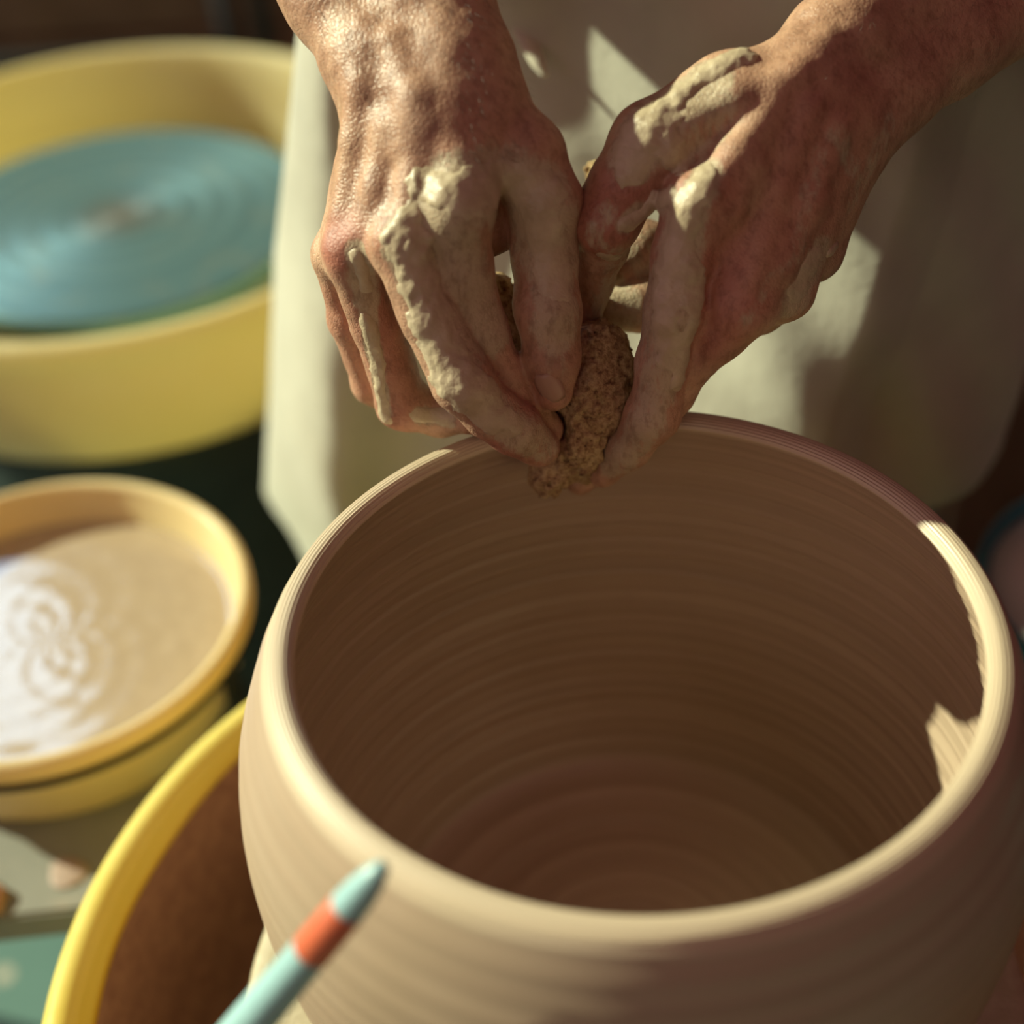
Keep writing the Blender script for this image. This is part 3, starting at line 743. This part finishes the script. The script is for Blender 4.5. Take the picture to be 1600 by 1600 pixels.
def smooth_verts(V, Q, it=1, lam=.5):
    for _ in range(it):
        S = np.zeros_like(V); c_ = np.zeros(len(V))
        for i in range(4):
            j = (i + 1) % 4
            np.add.at(S, Q[:, i], V[Q[:, j]]); np.add.at(c_, Q[:, i], 1)
        V = V + lam * (S / np.maximum(c_, 1)[:, None] - V)
    return V
cT = np.zeros((len(pT), 4), np.float32); cT[:, 3] = 1
body = big_mesh('body', V, Q, M['skin'], person, np.vstack([cA, cB, cT]))

# thick slip standing proud of the skin: pixel polyline, radius mm, thickness mm, roughness mm
THICK_A = [([(662, 288), (684, 300)], 6.5, 1.1, 1.0), ([(648, 330), (630, 350), (655, 372), (652, 395)], 4.5, 2.6, 1.1), ([(600, 372), (625, 352)], 2.6, 1.0, .5),
           ([(645, 395), (656, 440), (678, 500)], 9, 1.8, .8), ([(678, 500), (698, 565)], 9, 1.4, .7), ([(706, 590), (728, 612)], 10.5, 1.7, .7), ([(735, 590), (770, 620)], 6, 1.1, .6),
           ([(558, 398), (566, 425), (575, 450)], 3, .9, .5), ([(572, 500), (575, 512)], 3.5, 1.8, .6), ([(580, 520), (590, 580), (598, 640)], 3.4, 1.0, .6), ([(598, 648), (602, 655)], 3.5, 1.5, .4),
           ([(720, 300), (790, 285), (850, 300)], 9, .55, .45), ([(845, 350), (870, 440)], 8, .5, .4), ([(745, 640), (770, 660), (800, 660)], 6, .8, .6), ([(650, 650), (690, 652)], 4, .4, .3)]
THICK_B = [([(1186, 56), (1160, 85), (1120, 105)], 5.5, 2.6, 1.0), ([(1120, 105), (1070, 140), (1030, 175)], 4.5, 2.2, 1.0), ([(1025, 190), (1000, 215), (985, 250)], 9, 1.2, .5),
           ([(1040, 215), (1052, 250)], 6, 1.2, .7), ([(1105, 272), (1100, 300)], 4.5, 1.8, .5), ([(1090, 300), (1072, 330), (1060, 380)], 6, 1.2, .6), ([(1060, 390), (1075, 430), (1085, 460)], 6.5, 1.5, .8),
           ([(1035, 430), (1040, 520), (1050, 560)], 5.5, .9, .6), ([(980, 350), (1020, 322), (1045, 305)], 4, 1.5, .5), ([(1270, 405), (1245, 455)], 6, .9, .5), ([(1305, 385), (1295, 395)], 2.5, 1.6, .5),
           ([(1085, 470), (1060, 600)], 4, .7, .5), ([(940, 398), (965, 402)], 3, .8, .4)]
def slip_mesh(F, g, bvh, spec, name):
    C_ = g.new(.03); big = .03
    for n_, (pts, r, th, ro_) in enumerate(spec):
        ln = drops(bvh, pts)
        if not ln: continue
        ln = np.array(ln); r_ = r * MM
        sl, P = g.sub(ln.min(0) - r_ * 2 - .004, ln.max(0) + r_ * 2 + .004)
        ds = np.full(np.broadcast_shapes(*[x.shape for x in P]), 9., np.float32)
        segs = list(zip(ln[:-1], ln[1:])) if len(ln) > 1 else [(ln[0], ln[0] + 1e-5)]
        for a_, b_ in segs: ds = np.minimum(ds, cone_d(P, a_, b_, 0, 0))
        edge = ds + r_ * .26 * noise3(g, sl, .0035, 40 + n_) + r_ * .22 * noise3(g, sl, .0016, 90 + n_)
        prof_ = np.clip(1 - (edge / r_) ** 2, -1, 1)
        t_ = th * MM * prof_ + ro_ * MM * .8 * noise3(g, sl, .0028, 60 + n_) * np.clip(prof_ * 2, 0, 1)
        f = F[sl] - t_
        f = np.maximum(f, -(F[sl] + .0022)); f = np.maximum(f, edge - r_ * 1.02)
        C_[sl] = np.minimum(C_[sl], f)
    p, q = to_mesh(C_, g); p = smooth_verts(p, q, 1, .4)
    o = big_mesh(name, p, q, M['slip'], person); o['label'] = 'thick cream-grey wet slip'; o['kind'] = 'stuff'
    return o
slip_mesh(FA, gA, bvhA, THICK_A, 'wet_slip'); slip_mesh(FB, gB, bvhB, THICK_B, 'wet_slip')

# fingernails
def nail(bvh, px, py, along, wd, ln, name='fingernail'):
    hit, nr = drop(bvh, px, py)
    if hit is None: return
    v = -ray(px, py); nr = nr * np.sign(nr @ v)
    h2, _ = drop(bvh, px + along[0], py + along[1])
    t_ = (J(px + along[0], py + along[1], np.dot(hit - CAM, _fw)) - hit); t_ -= nr * (t_ @ nr); t_ /= np.linalg.norm(t_); s_ = np.cross(nr, t_)
    verts, faces = [], []
    n1, n2 = 9, 7
    for i in range(n1):
        u = -1 + 2 * i / (n1 - 1); wl_ = wd * math.sqrt(max(.05, 1 - abs(u) ** 3 * .6))
        for j in range(n2):
            x = -1 + 2 * j / (n2 - 1)
            verts.append(hit + nr * (.0008 - .0022 * x * x - .0006 * u * u) + t_ * ln * u + s_ * wl_ * x)
    for i in range(n1 - 1):
        for j in range(n2 - 1): a_ = i * n2 + j; faces.append((a_, a_ + 1, a_ + n2 + 1, a_ + n2))
    o = mesh_obj(name, [p - ROOT for p in verts], faces, M['nail'], person)
    md = o.modifiers.new('thickness', 'SOLIDIFY'); md.thickness = .0006
nail(bvhA, 858, 606, (8, 40), .0050, .0065)

# ---------------- apron
def apron_y(x, z):
    """the cloth slants across the body, nearest the wheel at its right-hand fold, then falls away"""
    c2 = np.interp(z, [.5, .708, .887, 1.1], [.090, .118, .148, .18])
    sl_ = np.interp(z, [.5, .75, .95, 1.2], [.70, .66, .52, .30])
    lft = .215 + .02 * np.clip((z - .9) / .2, 0, 1) + sl_ * (c2 - x)
    rgt = .215 + .02 * np.clip((z - .9) / .2, 0, 1) + .9 * np.clip(x - c2, 0, .03) + .30 * np.clip(x - c2 - .03, 0, 1)
    y = np.log(np.exp(lft * 160) + np.exp(rgt * 160)) / 160
    c1 = -.118 - .09 * (.93 - z)
    y = y - .030 * np.exp(-((x - c1) / .030) ** 2) + .010 * np.exp(-((x - c1 - .07) / .03) ** 2)
    y = y + .0030 * np.sin(x * 70 + z * 14 + 1) * np.clip((1.0 - z) * 4, .4, 1) + .0035 * np.sin(x * 38 - z * 33) + .0018 * np.sin(x * 110 + z * 60)
    y = y + .0060 * np.sin(x * 95 + z * 22) * np.clip((z - .84) / .08, 0, 1)
    return y
def ap_edges(z):
    xl = np.interp(z, [.45, .503, .60, .707, .884, 1.0, 1.2, 1.3], [-.190, -.212, -.193, -.173, -.129, -.12, -.07, -.05])
    xr = np.interp(z, [.45, .668, .93, 1.05, 1.2, 1.3], [.240, .240, .235, .20, .16, .14])
    return xl, xr
nu, nv = 150, 170
verts, faces = [], []
for j in range(nv):
    z = .462 + (1.29 - .462) * j / (nv - 1)
    xl, xr = ap_edges(z)
    for i in range(nu):
        u = i / (nu - 1); zb = np.interp(u, [0, .12, .3, 1], [.462, .455, .61, .63]); z = zb + (1.29 - zb) * j / (nv - 1)
        xl, xr = ap_edges(z); x = xl + (xr - xl) * u
        yy = float(apron_y(np.float64(x), z))
        el = (x - xl); er = (xr - x)
        yy += .030 * math.exp(-(el / .012) ** 1.0) + .02 * math.exp(-er / .015)
        zl = z + (.030 * math.exp(-(u / .05) ** 2) if j < 8 else 0) * (1 - j / 8)
        verts.append((x, yy, zl))
for j in range(nv - 1):
    for i in range(nu - 1): a_ = j * nu + i; faces.append((a_, a_ + 1, a_ + nu + 1, a_ + nu))
apron = mesh_obj('apron', [np.array(v) - ROOT for v in verts], faces, M['apron'], person)
md = apron.modifiers.new('thickness', 'SOLIDIFY'); md.thickness = .0016
# loose end of the apron tape hanging between the arms
tp_ = smooth_poly([J(800, -90, .735), J(806, -20, .73), J(818, 40, .722), J(836, 88, .718), J(852, 120, .715)], 8)
verts, faces = [], []
wid = np.interp(np.linspace(0, 1, len(tp_)), [0, .5, .85, 1], [.0062, .0055, .0035, .0012])
for i, p in enumerate(tp_):
    for s_ in (-1, 1): verts.append(p + np.array([s_ * wid[i], .001 * s_, 0]) - ROOT)
for i in range(len(tp_) - 1): faces.append((2 * i, 2 * i + 1, 2 * i + 3, 2 * i + 2))
tape = mesh_obj('apron_tie', verts, faces, M['tape'], apron)
md = tape.modifiers.new('thickness', 'SOLIDIFY'); md.thickness = .0012
# ---------------- shirt and trousers, grown over the body
def garment(name, segs, mat, grow, cuts, lo, hi):
    g = Grid(lo, hi, .0085); F = g.new(.08)
    for a, b, ra, rb in segs: add_cone(g, F, a, b, ra + grow, rb + grow, .03, .06)
    sl, P = g.sub(g.lo, g.lo + g.n * g.h)
    F += .003 * noise3(g, sl, .05, 5)
    for nrm, pt in cuts:
        F = np.maximum(F, ((P[0] - pt[0]) * nrm[0] + (P[1] - pt[1]) * nrm[1] + (P[2] - pt[2]) * nrm[2]).astype(np.float32))
    p, q = to_mesh(F, g, .08); return big_mesh(name, p, q, mat, person)
segs = []
for e, s_ in ((eA, shA), (eB, shB)): segs.append((e + (s_ - e) * .25, s_, .047, .056))
segs += [((-.06, .47, 1.28), (.15, .47, 1.28), .078, .078), ((-.02, .47, 1.22), (-.015, .49, .95), .093, .083), ((.11, .47, 1.22), (.105, .49, .95), .093, .083), ((-.015, .49, .95), (-.02, .50, .82), .085, .091), ((.105, .49, .95), (.11, .50, .82), .085, .091)]
garment('shirt', segs, M['shirt'], .007, [((0, 0, 1), (0, 0, 1.345))], (-.42, .14, .68), (.46, .68, 1.46))
segs = []
for s_ in (-1, 1): segs += [((.045 + s_ * .075, .50, .82), (.045 + s_ * .09, .44, .50), .086, .064), ((.045 + s_ * .09, .44, .50), (.045 + s_ * .10, .48, .12), .060, .052)]
garment('trousers', segs, M['trousers'], .008, [((0, 0, -1), (0, 0, .07))], (-.32, .26, .04), (.32, .68, 1.0))
for s_ in (-1, 1):
    bm = bmesh.new(); box_bm(bm, (.045 + s_ * .11 - .045, -.18, .0), (.045 + s_ * .11 + .045, .08, .075), .028); bm_obj('shoe', bm, M['shirt'], person, True)

# ------------------------------------------------------------------ sponge
gs = Grid(np.min([J(760, 250, .60), J(1010, 800, .64)], 0) - .05, np.max([J(760, 250, .60), J(1010, 800, .64)], 0) + .05, .0010); FS = gs.new()
for a_, b_, k in (((935, 545, .606, 12), (925, 620, .608, 12.5), .004), ((925, 620, .608, 12.5), (905, 690, .616, 11), .004), ((905, 690, .618, 10.5), (862, 738, .6260, 9), .005), ((905, 690, .618, 10.5), (918, 728, .633, 8), .004), ((862, 735, .624, 8), (848, 754, .628, 5.5), .003),
                  ((920, 570, .612, 12), (870, 480, .622, 13), .006), ((870, 480, .622, 13), (790, 490, .618, 12), .006), ((960, 575, .606, 9), (950, 640, .608, 9), .004), ((880, 650, .614, 10), (820, 600, .616, 12), .004), ((935, 268, .64, 4.5), (925, 330, .645, 6), .004), ((925, 330, .645, 6), (900, 460, .635, 10), .004), ((775, 455, .612, 8), (800, 520, .614, 9), .004)):
    add_cone(gs, FS, J(*a_[:3]), J(*b_[:3]), a_[3] * MM, b_[3] * MM, k)
full = (slice(None),) * 3
FS += .0008 * noise3(gs, full, .008, 5) + .0011 * noise3(gs, full, .0030, 6) + .0009 * noise3(gs, full, .0014, 7)
pit_ = noise3(gs, full, .0024, 17); FS += (.0042 * np.clip(pit_ - .22, 0, 1)).astype(np.float32)
# fold across the sponge
sl, P = gs.sub(gs.lo, gs.lo + gs.n * gs.h)
fd = cone_d(P, J(950, 700, .602), J(905, 745, .612), .0028, .0035); FS = np.maximum(FS, -fd)
# flesh presses into the sponge
def sample(F, g, P):
    ii = [np.clip(((g_ - g.lo[i]) / g.h), 0, g.n[i] - 1).astype(int) for i, g_ in enumerate(P)]
    inside = True
    v = F[ii[0].reshape(-1)[:, None, None], ii[1].reshape(-1)[None, :, None], ii[2].reshape(-1)[None, None, :]]
    return v
FS = np.maximum(FS, -(sample(FA, gA, P) - .0004)); FS = np.maximum(FS, -(sample(FB, gB, P) - .0004))
rS = np.sqrt(P[0] ** 2 + P[1] ** 2); dS = RZ - P[2]
pot_wall = np.maximum(np.maximum(rS - ro(dS) - .0004, (ro(dS) - .0099) - rS), -(dS + .0024)).astype(np.float32)
FS = np.maximum(FS, -pot_wall)
pS, qS = to_mesh(FS, gs)
c0 = pS.mean(0)
sp_o = big_mesh('sponge', pS, qS, M['sponge'], None, None, c0)
tag(sp_o, 'rough brown sponge folded between the fingertips over the pot rim', 'sponge')

# ------------------------------------------------------------------ hairs on the forearms
def hairs(bvh, box_, n, flow, seed):
    g = np.random.default_rng(seed); verts, faces = [], []
    for _ in range(n):
        px = g.uniform(box_[0], box_[2]); py = g.uniform(box_[1], box_[3])
        hit, nr = drop(bvh, px, py)
        if hit is None: continue
        nr = nr * np.sign(nr @ -ray(px, py))
        t_ = J(px + flow[0] * 40 + g.normal() * 12, py + flow[1] * 40 + g.normal() * 12, np.dot(hit - CAM, _fw)) - hit; t_ /= np.linalg.norm(t_)
        l_ = g.uniform(.003, .007); s_ = np.cross(nr, t_) * .00005
        pts = [hit - nr * .0002, hit + t_ * l_ * .5 + nr * .0012, hit + t_ * l_ + nr * .0012]
        b_ = len(verts)
        for k, p in enumerate(pts):
            w_ = (1, .8, .2)[k]; verts += [p - s_ * w_, p + s_ * w_, p + nr * .00006 * w_]
        for k in range(2):
            for j in range(3): faces.append((b_ + 3 * k + j, b_ + 3 * k + (j + 1) % 3, b_ + 3 * k + 3 + (j + 1) % 3, b_ + 3 * k + 3 + j))
    return verts, faces
va, fa = hairs(bvhA, (470, 0, 830, 260), 500, (.55, .8), 3)
vb, fb = hairs(bvhB, (1080, 0, 1560, 330), 500, (-.5, .85), 4)
vv = va + vb; ff = fa + [tuple(i + len(va) for i in f) for f in fb]
ho = mesh_obj('arm_hair', [v - ROOT for v in vv], ff, M['hair'], person, False); ho['kind'] = 'stuff'
